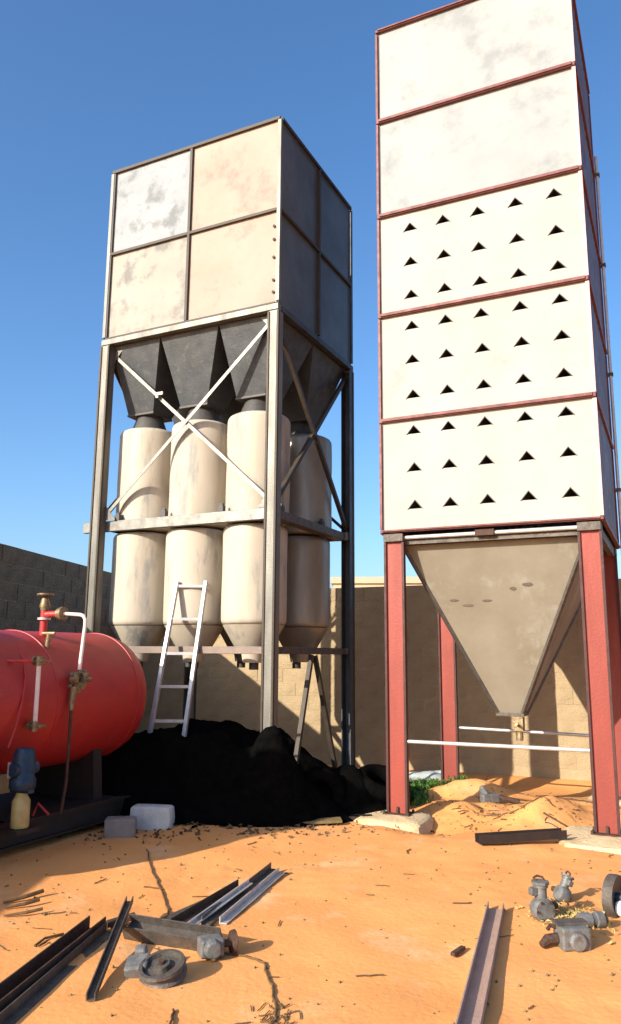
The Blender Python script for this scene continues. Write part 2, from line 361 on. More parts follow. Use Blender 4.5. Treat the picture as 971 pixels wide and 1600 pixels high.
# ring beams: under the bin, middle, low
def ring(z0, z1, m, off=0, front_m=None):
    for nm, bx in (('beam', (X0-off, 0+off, -.012, .07)), ('beam', (X0-off, off, LD-.07, LD+.012))):
        mb = MB(); mb.box(bx[0], bx[1], bx[2], bx[3], z0, z1); mb.build(nm, front_m if (front_m and bx[2] < .5) else m, LT, bev=.004)
    for xa, xb in ((-.07, .008), (X0-.008, X0+.07)):
        mb = MB(); mb.box(xa, xb, .075, LD-.075, z0+.002, z1-.002); mb.build('beam', m, LT, bev=.004)
ring(LZ-.055, LZ+.02, 'dark_steel', front_m='post')
def hbeam(y0, y1, xa, xb, z0, z1, m):
    mb = MB(); mb.prof((xa, (y0+y1)/2, (z0+z1)/2), (xb, (y0+y1)/2, (z0+z1)/2), [( -(y1-y0)/2*1, -(z1-z0)/2), ((y1-y0)/2, -(z1-z0)/2), ((y1-y0)/2, -(z1-z0)/2+.012), (-(y1-y0)/2+.012, -(z1-z0)/2+.012), (-(y1-y0)/2+.012, (z1-z0)/2-.012), ((y1-y0)/2, (z1-z0)/2-.012), ((y1-y0)/2, (z1-z0)/2), (-(y1-y0)/2, (z1-z0)/2)])
    return mb.build('beam', m, LT)
mb = MB(); mb.box(X0-.24, -.135, .124, .184, 3.095, 3.225); mb.build('beam', 'brace', LT, bev=.005)
mb = MB(); mb.box(X0+.02, -.02, LD-.19, LD-.13, 3.10, 3.21); mb.build('beam', 'post', LT, bev=.005)
mb = MB(); mb.box(-.19, -.05, .19, LD-.125, 3.10, 3.20); mb.build('beam', 'scrap_grey', LT, bev=.005)
mb = MB(); mb.box(X0+.13, X0+.19, .19, LD-.2, 3.10, 3.20); mb.build('beam', 'scrap_grey', LT, bev=.005)
mb = MB(); mb.box(X0+.10, -.135, .124, .184, 1.60, 1.68); mb.build('beam', 'beam_pink', LT, bev=.005)
mb = MB(); mb.box(X0+.02, -.02, LD-.19, LD-.13, 1.60, 1.68); mb.build('beam', 'scrap_grey', LT, bev=.005)
mb = MB(); mb.box(-.125, -.065, .125, LD-.125, 1.60, 1.68); mb.build('beam', 'scrap_grey', LT, bev=.005)
mb = MB(); mb.box(X0+.065, X0+.125, .19, LD-.2, 1.60, 1.68); mb.build('beam', 'scrap_grey', LT, bev=.005)
# little clamps on the middle beam
cl = MB().box(-.035, .035, -.03, .03, 0, .07); cl.box(-.02, .02, -.02, .02, .07, .10); cl = cl.mesh('clamp', 'duct')
for x in (-2.32, -1.62, -.80): inst('clamp', cl, LT, (x, .155, 3.226))
for y in (.35, 1.45): inst('clamp', cl, LT, (-.12, y, 3.201), (0, 0, R(90)))
# X braces as thin angles
def brace(a, b, m, w=.042, nm='brace', up=(0,-1,0)):
    mb = MB(); mb.bar(a, b, w, .008, up); a2, b2 = Vector(a), Vector(b); d = (b2-a2).normalized(); s = d.cross(Vector(up)).normalized()
    o = s*(w/2-.004) - Vector(up)*.025
    mb.bar(a2+o, b2+o, .008, .042, up); return mb.build(nm, m, LT)
brace((X0+.10, .118, 5.44), (-.12, .118, 3.28), 'brace'); brace((-.13, .100, 5.46), (X0+.12, .100, 3.28), 'brace')
brace((X0+.10, LD-.105, 5.44), (-.12, LD-.105, 3.28), 'scrap_grey', up=(0,1,0)); brace((-.13, LD-.09, 5.46), (X0+.12, LD-.09, 3.28), 'scrap_grey', up=(0,1,0))
for x, s in ((-.04, 1), (X0+.04, -1)):
    m = 'dark_rail' if s > 0 else 'scrap_grey'
    brace((x, .10, 5.40), (x, LD-.10, 3.25), m, .05, up=(s,0,0)); brace((x-s*.02, LD-.10, 5.40), (x-s*.02, .10, 3.25), m, .05, up=(s,0,0))
brace((-.05, LD/2-.03, 1.59), (-.05, .55, .0), 'dark_rail', .05, up=(1,0,0)); brace((-.05, LD/2+.06, 1.59), (-.05, LD-.35, .0), 'dark_rail', .05, up=(1,0,0))
# gussets at the brace ends and crossing
def gusset(pts, y, m='post'):
    n = len(pts); mb = MB(); mb.add([(p[0], y, p[1]) for p in pts] + [(p[0], y+.006, p[1]) for p in pts], [tuple(range(n)), tuple(range(2*n-1, n-1, -1))] + [(k, (k+1)%n, (k+1)%n+n, k+n) for k in range(n)]); return mb.build('gusset', m, LT)
gusset([(X0+.135, 5.52), (X0+.30, 5.52), (X0+.135, 5.33)], .108); gusset([(-.135, 5.52), (-.135, 5.33), (-.30, 5.52)], .092)
gusset([(X0+.135, 3.23), (X0+.135, 3.42), (X0+.30, 3.23)], .09); gusset([(-.135, 3.23), (-.30, 3.23), (-.135, 3.42)], .108)
mb = MB(); mb.box(X0+.86, X0+.90, .06, .12, 4.72, 4.76); mb.box(X0+.87, X0+.97, .055, .075, 4.75, 4.79); mb.build('clamp', 'brace', LT)
# hoppers
def frustum(mb, x0, x1, y0, y1, z1, cx, cy, r, z0, zt=None):
    a = [(x0,y0,z1),(x1,y0,z1),(x1,y1,z1),(x0,y1,z1)]; b = [(cx-r,cy-r,z0),(cx+r,cy-r,z0),(cx+r,cy+r,z0),(cx-r,cy+r,z0)]
    mb.add(a+b, [(0,1,5,4),(1,2,6,5),(2,3,7,6),(3,0,4,7),(0,3,2,1),(4,5,6,7)])
cw = LW/3
xc = [X0 + cw*(k+.5) for k in range(3)]
xcy = [-2.235, -1.405, -.575]; rows = [.585, 1.68]
for k in range(3):
    for j, (ya, yb) in enumerate(((.09, LD/2-.01), (LD/2+.01, LD-.09))):
        cy = rows[j]
        mb = MB(); xa = X0+cw*k+(.09 if k == 0 else .008); xb = X0+cw*(k+1)-(.09 if k == 2 else .008)
        frustum(mb, xa, xb, ya, yb, LZ-.06, xcy[k], cy, .2, 4.68)
        hp = mb.build('hopper', 'hopper_dull', LT)
        mb = MB(); mb.box(xcy[k]-.21, xcy[k]+.21, cy-.21, cy+.21, 4.655, 4.68); mb.build('flange', 'duct', hp)
        mb = MB(); mb.lathe([(.26, 4.40), (.24, 4.46), (.17, 4.655)], 20, (xcy[k], cy, 0)); mb.build('neck', 'duct', hp, True)
mb = MB(); mb.box(X0+.08, -.08, .08, LD-.08, LZ-.058, LZ-.03); mb.build('bin_floor', 'duct', LT)
# cyclones, two drums one over the other, cone below
r_ = .385
def drum(z0, z1, m, wob=.006):
    return MB().lathe([(r_-.09, z0), (r_-.03, z0+.006), (r_-.010, z0+.022), (r_-.002, z0+.05), (r_, z0+.075)] + [(r_, z0+.075+(z1-z0-.15)*k/8) for k in range(1, 8)]
                      + [(r_, z1-.075), (r_-.005, z1-.05), (r_-.02, z1-.026), (r_-.05, z1-.008), (r_-.11, z1)], 40, (0,0,0), wob=wob)
for j, y in enumerate(rows):
    for k, x in enumerate(xcy):
        m = 'cyl_grey' if (j == 1) else 'cyl'
        jx = .0 if j == 0 else .06
        o = bpy.data.objects.new('cyclone_drum', drum(3.12, 4.45, m).mesh('drum', m, True)); C.objects.link(o); o.parent = LT; o.location = (x+jx+.01, y, 0); o.rotation_euler = (0, 0, k*1.3+j)
        o = bpy.data.objects.new('cyclone_drum', drum(1.93, 3.10, m).mesh('drum', m, True)); C.objects.link(o); o.parent = LT; o.location = (x+jx-.012, y, 0); o.rotation_euler = (0, 0, k*2.1+j+2)
        mb = MB(); mb.lathe([(.12, 1.50), (.14, 1.62), (.22, 1.68), (r_-.02, 1.93)], 32, (x+jx-.012, y, 0)); mb.build('cone', m, LT, True)
mb = MB(); 
for y in rows:
    for x in xcy: mb.lathe([(.055, 1.42), (.055, 1.5)], 12, (x, y, 0))
mb.build('dust_outlet', 'duct', LT, True)

# ------------------------------------------------------------------ RIGHT TOWER (grain dryer)
RW, RD, RZ, RP = 2.2798, 2.2174, 2.9062, 1.2485
RT = thing('grain_dryer_tower', 'tall off white panelled tower with triangular vents on four red legs', 'tower', (.7626, 8.2757, 0), -.4397)
ZTR = RZ + 5*RP
ventx = [.39, .777, 1.17, 1.583, 1.988]; ventz = [3.195, 3.61, 4.03, 4.44, 4.85, 5.25, 5.625, 6.03, 6.455]
hw, hh = .083, .095
def vent_panel(z0, z1, zs):
    """sheet with real triangular openings: cell by cell"""
    mb = MB(); x0, x1 = .02, RW-.02
    xb = [x0] + [(ventx[i]+ventx[i+1])/2 for i in range(4)] + [x1]
    zb = [z0] + [(zs[i]+zs[i+1])/2 for i in range(len(zs)-1)] + [z1]
    for j, zc in enumerate(zs):
        for i, xc_ in enumerate(ventx):
            a, b, c, d = xb[i], xb[i+1], zb[j], zb[j+1]; t0, t1 = zc-hh/2, zc+hh/2
            dy = .0
            P = [(a,dy,c),(b,dy,c),(b,dy,t0),(a,dy,t0),(a,dy,d),(b,dy,d),(xc_-hw,dy,t0),(xc_+hw,dy,t0),(xc_,dy,t1),(xc_,dy,d),(xc_,dy,c)]
            mb.add(P, [(0,10,6,3),(10,1,2,7),(10,7,6),(3,6,8,9,4),(7,2,5,9,8)])
    return mb
for k in range(5):
    z0, z1 = RZ+k*RP+.005, RZ+(k+1)*RP-.005
    if k < 3:
        zs = ventz[k*3:k*3+3]; mb = vent_panel(z0, z1, zs); p = mb.build('panel', 'dryer_panel', RT); p.location = (0, .03, 0)
        sm = p.modifiers.new('thickness', 'SOLIDIFY'); sm.thickness = .004; sm.offset = 1
        for zc in zs:
            for xv in ventx:                       # inverted V duct behind every opening, lip proud of the sheet
                t0, t1 = zc-hh/2, zc+hh/2; d = MB(); e = .004
                d.add([(xv-hw-e,-.012,t0-e),(xv,-.016,t1+e),(xv+hw+e,-.012,t0-e),(xv-hw-e,.42,t0-e),(xv,.42,t1+e),(xv+hw+e,.42,t0-e),
                       (xv-hw+.006,-.012,t0-e),(xv,-.016,t1-.006),(xv+hw-.006,-.012,t0-e),(xv-hw+.006,.42,t0-e),(xv,.42,t1-.006),(xv+hw-.006,.42,t0-e)],
                      [(0,1,4,3),(1,2,5,4),(6,9,10,7),(7,10,11,8),(0,6,7,1),(1,7,8,2),(3,4,5)])
                o = d.build('air_duct', 'duct', RT); o.location = (0, .03, 0)
    else:
        mb = MB(); mb.sheet((.02, .03, z0), (RW-.04, 0, 0), (0, 0, z1-z0), 24, 14, .004, .014, 40+k, 1.2); mb.build('panel', 'dryer_top', RT, True, label='plain panel without vents')
    # side and back panels with pressed ribs
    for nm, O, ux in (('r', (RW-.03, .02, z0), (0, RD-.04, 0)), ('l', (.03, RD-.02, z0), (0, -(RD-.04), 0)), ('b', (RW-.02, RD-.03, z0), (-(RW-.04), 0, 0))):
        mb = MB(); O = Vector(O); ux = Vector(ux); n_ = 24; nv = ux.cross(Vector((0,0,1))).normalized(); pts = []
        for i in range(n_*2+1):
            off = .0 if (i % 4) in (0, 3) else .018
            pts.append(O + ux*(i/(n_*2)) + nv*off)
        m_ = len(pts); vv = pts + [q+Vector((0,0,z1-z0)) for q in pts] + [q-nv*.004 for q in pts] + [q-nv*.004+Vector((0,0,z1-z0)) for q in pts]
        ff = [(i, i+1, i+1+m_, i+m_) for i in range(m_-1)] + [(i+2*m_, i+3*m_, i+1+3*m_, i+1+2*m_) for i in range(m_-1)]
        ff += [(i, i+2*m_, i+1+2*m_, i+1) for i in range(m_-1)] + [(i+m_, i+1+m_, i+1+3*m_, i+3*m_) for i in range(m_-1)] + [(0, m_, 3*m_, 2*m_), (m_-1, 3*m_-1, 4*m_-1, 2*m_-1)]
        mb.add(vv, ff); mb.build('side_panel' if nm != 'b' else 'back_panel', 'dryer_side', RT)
def rrail(x0, x1, y0, y1, z0, z1, m='maroon', nm='rail'): mb = MB(); mb.box(x0, x1, y0, y1, z0, z1); return mb.build(nm, m, RT, bev=.004)
for k in range(6):
    z = RZ + k*RP
    t = .06 if 0 < k < 5 else .045
    if k == 0: z0, z1 = z-.02, z+.022
    else: z0, z1 = z-t/2, z+t/2
    q = MB(); q.box(.0, RW, -.010, .028, z0+.012, z1); q.box(.03, RW-.03, -.026, -.011, z0+.022, z1-.004)
    q.build('rail', 'maroon', RT, bev=.003)
    rrail(.004, RW-.004, RD-.028, RD+.012, z0, z1); rrail(RW-.028, RW+.014, .03, RD-.03, z0+.002, z1-.002); rrail(-.014, .028, .03, RD-.03, z0+.002, z1-.002)
for k in range(5):
    z0, z1 = RZ+k*RP+.032, RZ+(k+1)*RP-.032
    for x0, x1, m in ((-.004, .022, 'maroon'), (RW-.034, RW+.004, 'pink_edge')):
        mb = MB(); mb.box(x0, x1, -.004, .026, z0, z1); mb.build('corner_post', m, RT)
        mb = MB(); mb.box(x0, x1, RD-.026, RD+.004, z0, z1); mb.build('corner_post', 'maroon', RT)
# galvanised pipe up the back right corner
mb = MB(); mb.tube([(RW+.035, RD+.01, 2.8), (RW+.03, RD+.01, 8.2)], .022, 10); mb.build('conduit', 'galv', RT, True)
for z in (3.6, 5.1, 6.6, 7.9):
    mb = MB(); mb.box(RW-.0, RW+.065, RD-.02, RD+.038, z, z+.04); mb.build('pipe_clamp', 'scrap_grey', RT)
# support frame under the box
mb = MB(); mb.tube([(.24, .07, 2.845), (RW-.24, .07, 2.845)], .022, 12); mb.build('support_pipe', 'galv', RT, True)
mb = MB(); mb.box(.2, RW-.2, .10, .16, 2.775, 2.82); mb.build('beam', 'scrap_grey', RT)
mb = MB(); mb.box(1.02, 1.22, .03, .06, 2.815, 2.88); mb.build('bracket', 'rust', RT, bev=.004)
mb = MB(); mb.box(.2, RW-.2, RD-.16, RD-.1, 2.775, 2.875); mb.build('beam', 'scrap_grey', RT)
for x in (.05, RW-.11):
    mb = MB(); mb.box(x, x+.06, .17, RD-.17, 2.775, 2.875); mb.build('beam', 'scrap_grey', RT)
for x in (.03, RW-.25):
    for y in (.0, RD-.22):
        mb = MB(); mb.box(x, x+.22, y, y+.2, 2.80, 2.885); mb.build('bracket', 'scrap_grey', RT, bev=.005)
# legs: red channels, open side towards the front with a narrow lip
LEGZ = {}
for i, (x, y) in enumerate(((.045, .03), (RW-.235, .03), (.045, RD-.15), (RW-.235, RD-.15))):
    mb = MB(); zb = -.03
    w = .19
    mb.box(x+.010, x+w-.010, y+.018, y+.030, zb, 2.80)      # web
    mb.box(x, x+.010, y, y+.11, zb, 2.80); mb.box(x+w-.010, x+w, y, y+.11, zb, 2.80)
    lg = mb.build('leg', 'red_leg', RT)
    for xa in (x-.014, x+w-.004):
        mb = MB(); mb.box(xa-.003, xa+.021, y-.010, y+.05, zb, 2.795); mb.build('flange', 'maroon_shade', lg)
    mb = MB(); mb.box(x-.045, x+w+.045, y-.06, y+.15, .004, .019); mb.build('base_plate', 'rust', lg)
    for bx, by in ((-.03, -.045), (w+.03, -.045), (-.03, .135), (w+.03, .135)):
        inst('anchor_bolt', bolt, lg, (x+bx, y+by, .019), (0, 0, 0), (.8, .8, 1.8))
    mb = MB(); mb.prof((x+w/2, y-.004, zb), (x+w/2, y-.004, zb+.11), [(-.012,-.002),(.012,-.002),(.012,.02),(-.012,.02)]); mb.build('anchor_bar', 'rust', lg)
# hopper
mb = MB(); frustum(mb, .19, 2.10, .20, RD-.20, 2.775, 1.14, RD/2-.06, .135, .99)
hp = mb.build('hopper', 'hopper_tan', RT)
T0 = [Vector(p) for p in ((.19,.20,2.775),(2.10,.20,2.775),(2.10,RD-.2,2.775),(.19,RD-.2,2.775))]
cyh = RD/2-.06
B0 = [Vector(p) for p in ((1.14-.135,cyh-.135,.99),(1.14+.135,cyh-.135,.99),(1.14+.135,cyh+.135,.99),(1.14-.135,cyh+.135,.99))]
for a, b in zip(T0, B0):
    mb = MB(); mb.bar(a, b, .035, .035); mb.build('seam_angle', 'scrap_grey', hp)
mb = MB(); mb.box(1.14-.15, 1.14+.15, cyh-.15, cyh+.15, .955, .99); mb.build('flange', 'scrap_grey', hp)
mb = MB(); mb.box(1.17, 1.27, cyh-.14, cyh-.02, .80, .955); mb.tube([(1.22, cyh-.08, .80), (1.22, cyh-.08, .70)], .04, 10); mb.tube([(1.22, cyh-.14, .86), (1.22, cyh-.24, .88)], .015, 8); mb.build('outlet_valve', 'brass', hp)
# patches and holes on the hopper front
nrm = (B0[0]-T0[0]).cross(T0[1]-T0[0]).normalized(); 
if nrm.y > 0: nrm = -nrm
for u, v, rx, rz_ in ((.62, .27, .035, .018), (.72, .25, .055, .02), (.42, .335, .05, .012), (.26, .36, .06, .012), (.16, .33, .05, .012)):
    L_ = T0[0].lerp(B0[0], v); R_ = T0[1].lerp(B0[1], v); c = L_.lerp(R_, u); dn = (B0[0]+B0[1]-T0[0]-T0[1]).normalized(); rt = (T0[1]-T0[0]).normalized()
    vs_ = []; n_ = 14
    for sgn in (.001, .006):
        for k in range(n_):
            t = 2*math.pi*k/n_; q = 1+.25*noise.noise(Vector((k*.9, u*9, v*7)))
            vs_.append(c + rt*math.cos(t)*rx*q + dn*math.sin(t)*rz_*q + nrm*sgn)
    mb = MB(); mb.add(vs_, [tuple(range(n_)), tuple(range(2*n_-1, n_-1, -1))] + [(k, (k+1)%n_, (k+1)%n_+n_, k+n_) for k in range(n_)]); mb.build('dent_patch', 'hopper_stain', hp)
# cross pipes between the legs
for y, za, zb_ in ((.055, .725, .735), (RD-.1, .70, .675)):
    mb = MB(); mb.tube([(.24, y, za), (RW-.24, y, zb_)], .019, 10); mb.build('cross_pipe', 'galv', RT, True)

# footings
def lump(name, m, c, sx, sy, sz, amp=.06, seed=0, n=12, pw=.35, flat=None, parent=None, smooth=True):
    """squarish irregular lump, superellipsoid with noise"""
    mb = MB(); vs_ = []; N = n*2
    def sp(v): return math.copysign(abs(v)**pw, v)
    for j in range(n+1):
        ph = -math.pi/2 + math.pi*j/n
        for k in range(N):
            th = 2*math.pi*k/N
            x = sp(math.cos(ph))*sp(math.cos(th)); y = sp(math.cos(ph))*sp(math.sin(th)); z = sp(math.sin(ph))
            q = 1 + amp*noise.noise(Vector((x*2.1+seed*3.7, y*2.1, z*2.1))) + amp*.5*noise.noise(Vector((x*6+seed, y*6, z*6)))
            vs_.append((c[0]+x*sx*q, c[1]+y*sy*q, c[2]+z*sz*q))
    fs_ = [(j*N+k, j*N+(k+1)%N, (j+1)*N+(k+1)%N, (j+1)*N+k) for j in range(n) for k in range(N)]
    mb.add(vs_, fs_)
    return mb.build(name, m, parent, smooth)
def rloc(u, v): c, s = math.cos(.4397), math.sin(.4397); return (.7626+u*c+v*s, 8.2757-u*s+v*c)
for (u, v), sz, lab, sx, sy in (((.13, .02), .17, 'pale concrete footing under the front left red leg', .36, .34), ((RW-.13, .0), .16, 'pale concrete footing under the front right red leg', .42, .42),
                    ((.16, RD-.16), .26, 'tall pale concrete footing under the back left red leg', .36, .34), ((RW-.14, RD-.1), .2, 'concrete footing under the hidden back right leg', .36, .34)):
    x, y = rloc(u, v)
    o = lump('footing', 'footing', (0, 0, 0), sx, sy, sz, .13, x, 14, .30); o.location = (x, y, -sz+.005); o.rotation_euler = (0, 0, -.44)
    tag(o, lab, 'footing', 'concrete footings of the dryer tower')

# ------------------------------------------------------------------ RED TANK along the yard on a skid
TK = thing('steam_boiler', 'red cylindrical boiler tank lying on a black skid at the left', 'boiler', (*yard(-5.6, 0), 0), -YA)
R0, ZC = .63, 1.17     # local: x = U+5.6, y = V
prof = [(0.02, 2.72), (.25, 2.75), (.45, 2.82), (.58, 2.92), (.622, 3.02), (R0, 3.10)] + [(R0, 3.1+3.32*k/14) for k in range(1, 15)] + [(R0-.008, 6.50), (.60, 6.58), (.53, 6.67), (.42, 6.74), (.27, 6.79), (.12, 6.81), (.01, 6.815)]
mb = MB(); mb.lathe(prof, 64, (0, 0, ZC), 'Y', wob=.003); mb.build('shell', 'tank', TK, True)
for y in (4.25, 5.30, 6.42):
    mb = MB(); mb.lathe([(R0-.003, y-.012), (R0+.008, y-.007), (R0+.008, y+.007), (R0-.003, y+.012)], 64, (0, 0, ZC), 'Y'); mb.build('weld_band', 'tank', TK, True)
# skid
for x in (.50, -.58):
    mb = MB(); mb.box(x-.05, x+.05, 2.6, 6.55, .20, .215); mb.box(x-.05, x+.05, 2.6, 6.55, .03, .045); mb.box(x-.008, x+.008, 2.6, 6.55, .045, .20)
    mb.build('skid_rail', 'skid', TK)
for y in (3.4, 4.75, 6.4):
    mb = MB(); mb.box(-.52, .44, y-.05, y+.05, .06, .19); mb.build('cross_member', 'skid', TK)
for y in (3.6, 6.1):
    mb = MB(); vs_ = []
    for yy in (y-.06, y+.06):
        for k in range(11): t = -math.pi/2 + (k-5)*.14; vs_.append((math.cos(t)*(R0+.003), yy, ZC+math.sin(t)*(R0+.003)))
        vs_ += [(.45, yy, .216), (-.45, yy, .216)]
    n_ = 13; mb.add(vs_, [tuple(range(n_)), tuple(range(2*n_-1, n_-1, -1))] + [(k, (k+1)%n_, (k+1)%n_+n_, k+n_) for k in range(n_)]); mb.build('saddle', 'skid', TK)
# drip tray deck
mb = MB(); mb.box(-.5, .56, 5.0, 6.3, .216, .23); mb.build('deck_plate', 'skid', TK)
# main valve stack on top:  U=-5.4 V=5.48
vx, vy = .22, 5.48
mb = MB(); mb.tube([(vx, vy, 1.66), (vx, vy, 1.98)], .035, 14); mb.tube([(vx, vy, 1.95), (vx+.16, vy+.02, 1.955)], .03, 12); st = mb.build('valve_body', 'valve_red', TK, True)
mb = MB(); mb.tube([(vx, vy, 1.98), (vx, vy, 2.03), (vx, vy, 2.09), (vx, vy, 2.12)], [.034, .05, .035, .018], 14); mb.build('bonnet', 'brass', st, True)
mb = MB(); mb.lathe([(.0,2.125), (.075, 2.125), (.08, 2.135), (.075, 2.145), (.0, 2.145)], 18, (vx, vy, 0)); mb.build('handwheel', 'brass', st, True)
mb = MB(); mb.lathe([(.06, 1.90), (.06, 1.92)], 16, (vx, vy, 0)); mb.build('flange', 'galv', st, True)
mb = MB(); mb.lathe([(.055, 0), (.055, .03)], 14, (vx+.16, vy+.02, 1.955), 'X'); mb.lathe([(.065, .035), (.065, .06)], 14, (vx+.16, vy+.02, 1.955), 'X'); mb.build('flange', 'brass', st, True)
# loop pipe to the fittings cluster
mb = MB(); mb.tube([(vx+.22, vy+.02, 1.955), (.60, 5.54, 1.945), (.635, 5.545, 1.935), (.655, 5.55, 1.90), (.657, 5.55, 1.85), (.665, 5.50, 1.45)], .017, 12); mb.build('steam_pipe', 'white_pipe', TK, True)
mb = MB()
for k in range(14):
    a = random.uniform(-.09, .10); b = random.uniform(-.07, .07); c = random.uniform(-.09, .07); r0 = random.uniform(.02, .038)
    ax = random.choice(['X', 'Y', 'Z']); mb.lathe([(0, -r0*1.1), (r0, -r0), (r0, r0), (0, r0*1.1)], 8, (.70+b, 5.48+a, 1.36+c), ax)
mb.tube([(.68, 5.44, 1.30), (.67, 5.42, 1.18), (.68, 5.41, 1.10)], [.035, .028, .018], 10)
mb.build('fitting_cluster', 'brass', TK)
mb = MB(); mb.tube([(.68, 5.41, 1.12), (.68, 5.40, .5), (.66, 5.38, .24)], .014, 10); mb.build('drain_pipe', 'rust', TK, True)
mb = MB(); mb.tube([(.60, 5.3, .24), (.55, 5.22, .34), (.52, 5.2, .24)], .012, 8); mb.build('drain_pipe', 'valve_red', TK, True)
# gauge glass on the side
gx, gy = .70, 4.97
mb = MB(); mb.tube([(gx, gy, 1.51), (gx+.0, gy, 1.02)], .019, 12); gg = mb.build('gauge_glass', 'white_pipe', TK, True)
for z in (1.53, 1.0):
    mb = MB(); mb.lathe([(0,-.04), (.028, -.04), (.028, .04), (0, .04)], 12, (gx, gy, z), 'Z'); mb.lathe([(0,-.10), (.018, -.10), (.018, .06), (0, .06)], 10, (gx, gy, z), 'X'); mb.lathe([(0, -.03), (.04, -.03), (.04, -.015), (0, -.015)], 10, (gx-.02, gy, z), 'X')
    mb.tube([(gx, gy+.03, z), (gx+.02, gy+.10, z-.005)], .012, 8); mb.build('gauge_fitting', 'brass', gg, True)
mb = MB(); mb.tube([(.50, gy-.17, 1.53), (gx-.04, gy-.02, 1.53)], .016, 10); mb.build('stub_pipe', 'valve_red', TK, True)
mb = MB(); mb.tube([(.38, 5.02, 1.67), (.50, 4.98, 1.56), (.60, 4.93, 1.4), (.64, 4.87, 1.2), (.66, 4.80, 1.0), (.68, 4.72, .85)], .008, 8); mb.build('thin_red_line', 'valve_red', TK, True)
mb = MB(); mb.tube([(.40, 5.35, 1.60), (.42, 5.35, 1.76)], .022, 10); mb.tube([(.36, 5.33, 1.77), (.48, 5.36, 1.77)], .016, 8); mb.build('top_stub', 'brass', TK, True)
# feed pump and oil can at the skid side
mx_, my = .74, 4.84
mb = MB(); mb.lathe([(0, .52), (.09, .52), (.105, .54), (.105, .60), (.09, .62), (.09, .78), (.07, .84), (0, .85)], 20, (mx_, my, 0)); mb.lathe([(0,-.12),(.05,-.12),(.06,0),(.05,.13),(0,.13)], 12, (mx_, my, .68), 'Y'); mb.box(mx_-.1, mx_+.1, my-.03, my+.03, .50, .53); mt = mb.build('feed_pump', 'motor', TK, True)
mb = MB(); mb.box(mx_-.05, mx_-.035, my-.12, my-.10, .62, .74); mb.build('name_plate', 'galv', mt)
mb = MB(); mb.box(mx_-.26, mx_+.10, my-.12, my+.12, .20, .23); mb.build('pump_bracket', 'skid', mt)
mb = MB(); mb.lathe([(0, .235), (.068, .235), (.072, .25), (.07, .44), (.05, .47), (.04, .50), (0, .50)], 18, (mx_, my, 0)); mb.build('filter_bowl', 'can', mt, True)
mb = MB(); mb.tube([(mx_-.05, my-.25, .30), (mx_+.02, my-.38, .30)], [.035, .045], 12); mb.build('white_cap', 'white_lump', TK, True)

# ------------------------------------------------------------------ ladder
LD0, LD1 = Vector((-1.785, 8.295, -.13)), Vector((-1.565, 9.10, 2.44))
RD0, RD1 = Vector((-1.397, 8.295, -.13)), Vector((-1.229, 9.10, 2.44))
ladder = thing('ladder', 'white metal ladder leaning on the drum tower with its feet in shade', 'ladder', (LD0+RD0)/2)
off = -(LD0+RD0)/2
for a, b in ((LD0, LD1), (RD0, RD1)):
    mb = MB(); mb.bar(a+off, b+off, .042, .05); mb.build('side_rail', 'galv', ladder, bev=.004)
Z0, Z1 = -.13, 2.44
for z in (.16, .52, .88, 1.24, 1.60, 1.99, 2.38):
    t = (z-Z0)/(Z1-Z0); mb = MB(); mb.bar(LD0.lerp(LD1, t)+off, RD0.lerp(RD1, t)+off, .03, .032); mb.build('rung', 'galv', ladder)

# ------------------------------------------------------------------ black heap standing in for the deep shade under the left tower
def heap(name, label, x0, x1, y0, y1, H, step, m='black'):
    nx = int((x1-x0)/step); ny = int((y1-y0)/step); vs_ = []; W = nx+1
    for j in range(ny+1):
        for i in range(nx+1):
            x = x0+(x1-x0)*i/nx; y = y0+(y1-y0)*j/ny; h = H(x, y); gz = height(x, y)
            if h > .02: h *= .90 + .22*fn(x, y, 2.2, 4) + .05*fn(x, y, 9, 6)
            vs_.append((x + .012*fn(x, y, 8, 1), y + .012*fn(x, y, 8, 2), gz - .05 + h))
    fs_ = [(j*W+i, j*W+i+1, (j+1)*W+i+1, (j+1)*W+i) for j in range(ny) for i in range(nx)]
    n0 = len(vs_); vs_ += [(v[0], v[1], -.5) for v in vs_[:]]
    edge = [i for i in range(W)] + [j*W+nx for j in range(1, ny+1)] + [ny*W+i for i in range(nx-1, -1, -1)] + [j*W for j in range(ny-1, 0, -1)]
    for a, b in zip(edge, edge[1:]+edge[:1]): fs_.append((a, a+n0, b+n0, b))
    used = set(i for f in fs_ for i in f); idx = {k: n for n, k in enumerate(sorted(used))}
    mb = MB(); mb.v = [vs_[k] for k in sorted(used)]; mb.f = [tuple(idx[i] for i in f) for f in fs_]
    o = mb.build(name, m, None, True); return tag(o, label, 'heap')
def HA(x, y):
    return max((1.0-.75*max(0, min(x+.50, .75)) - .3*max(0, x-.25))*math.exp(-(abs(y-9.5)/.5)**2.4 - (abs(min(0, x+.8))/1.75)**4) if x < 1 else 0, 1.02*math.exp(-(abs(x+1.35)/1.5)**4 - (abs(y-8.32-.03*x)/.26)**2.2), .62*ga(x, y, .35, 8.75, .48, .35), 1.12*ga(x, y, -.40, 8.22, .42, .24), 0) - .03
heap('shade_heap', 'large black heap standing in for the deep shade under the drum tower', -3.1, 1.35, 7.55, 10.4, HA, .05)
heap('black_pile', 'tall black pile filling the dark gap between the red tank and the drum tower', -3.35, -1.9, 8.75, 9.75, lambda x, y: 2.3*ga(x, y, -2.72, 9.2, .36, .35)**.8 - .03, .04)  # plain near-black mound filling the dark gap behind the tank
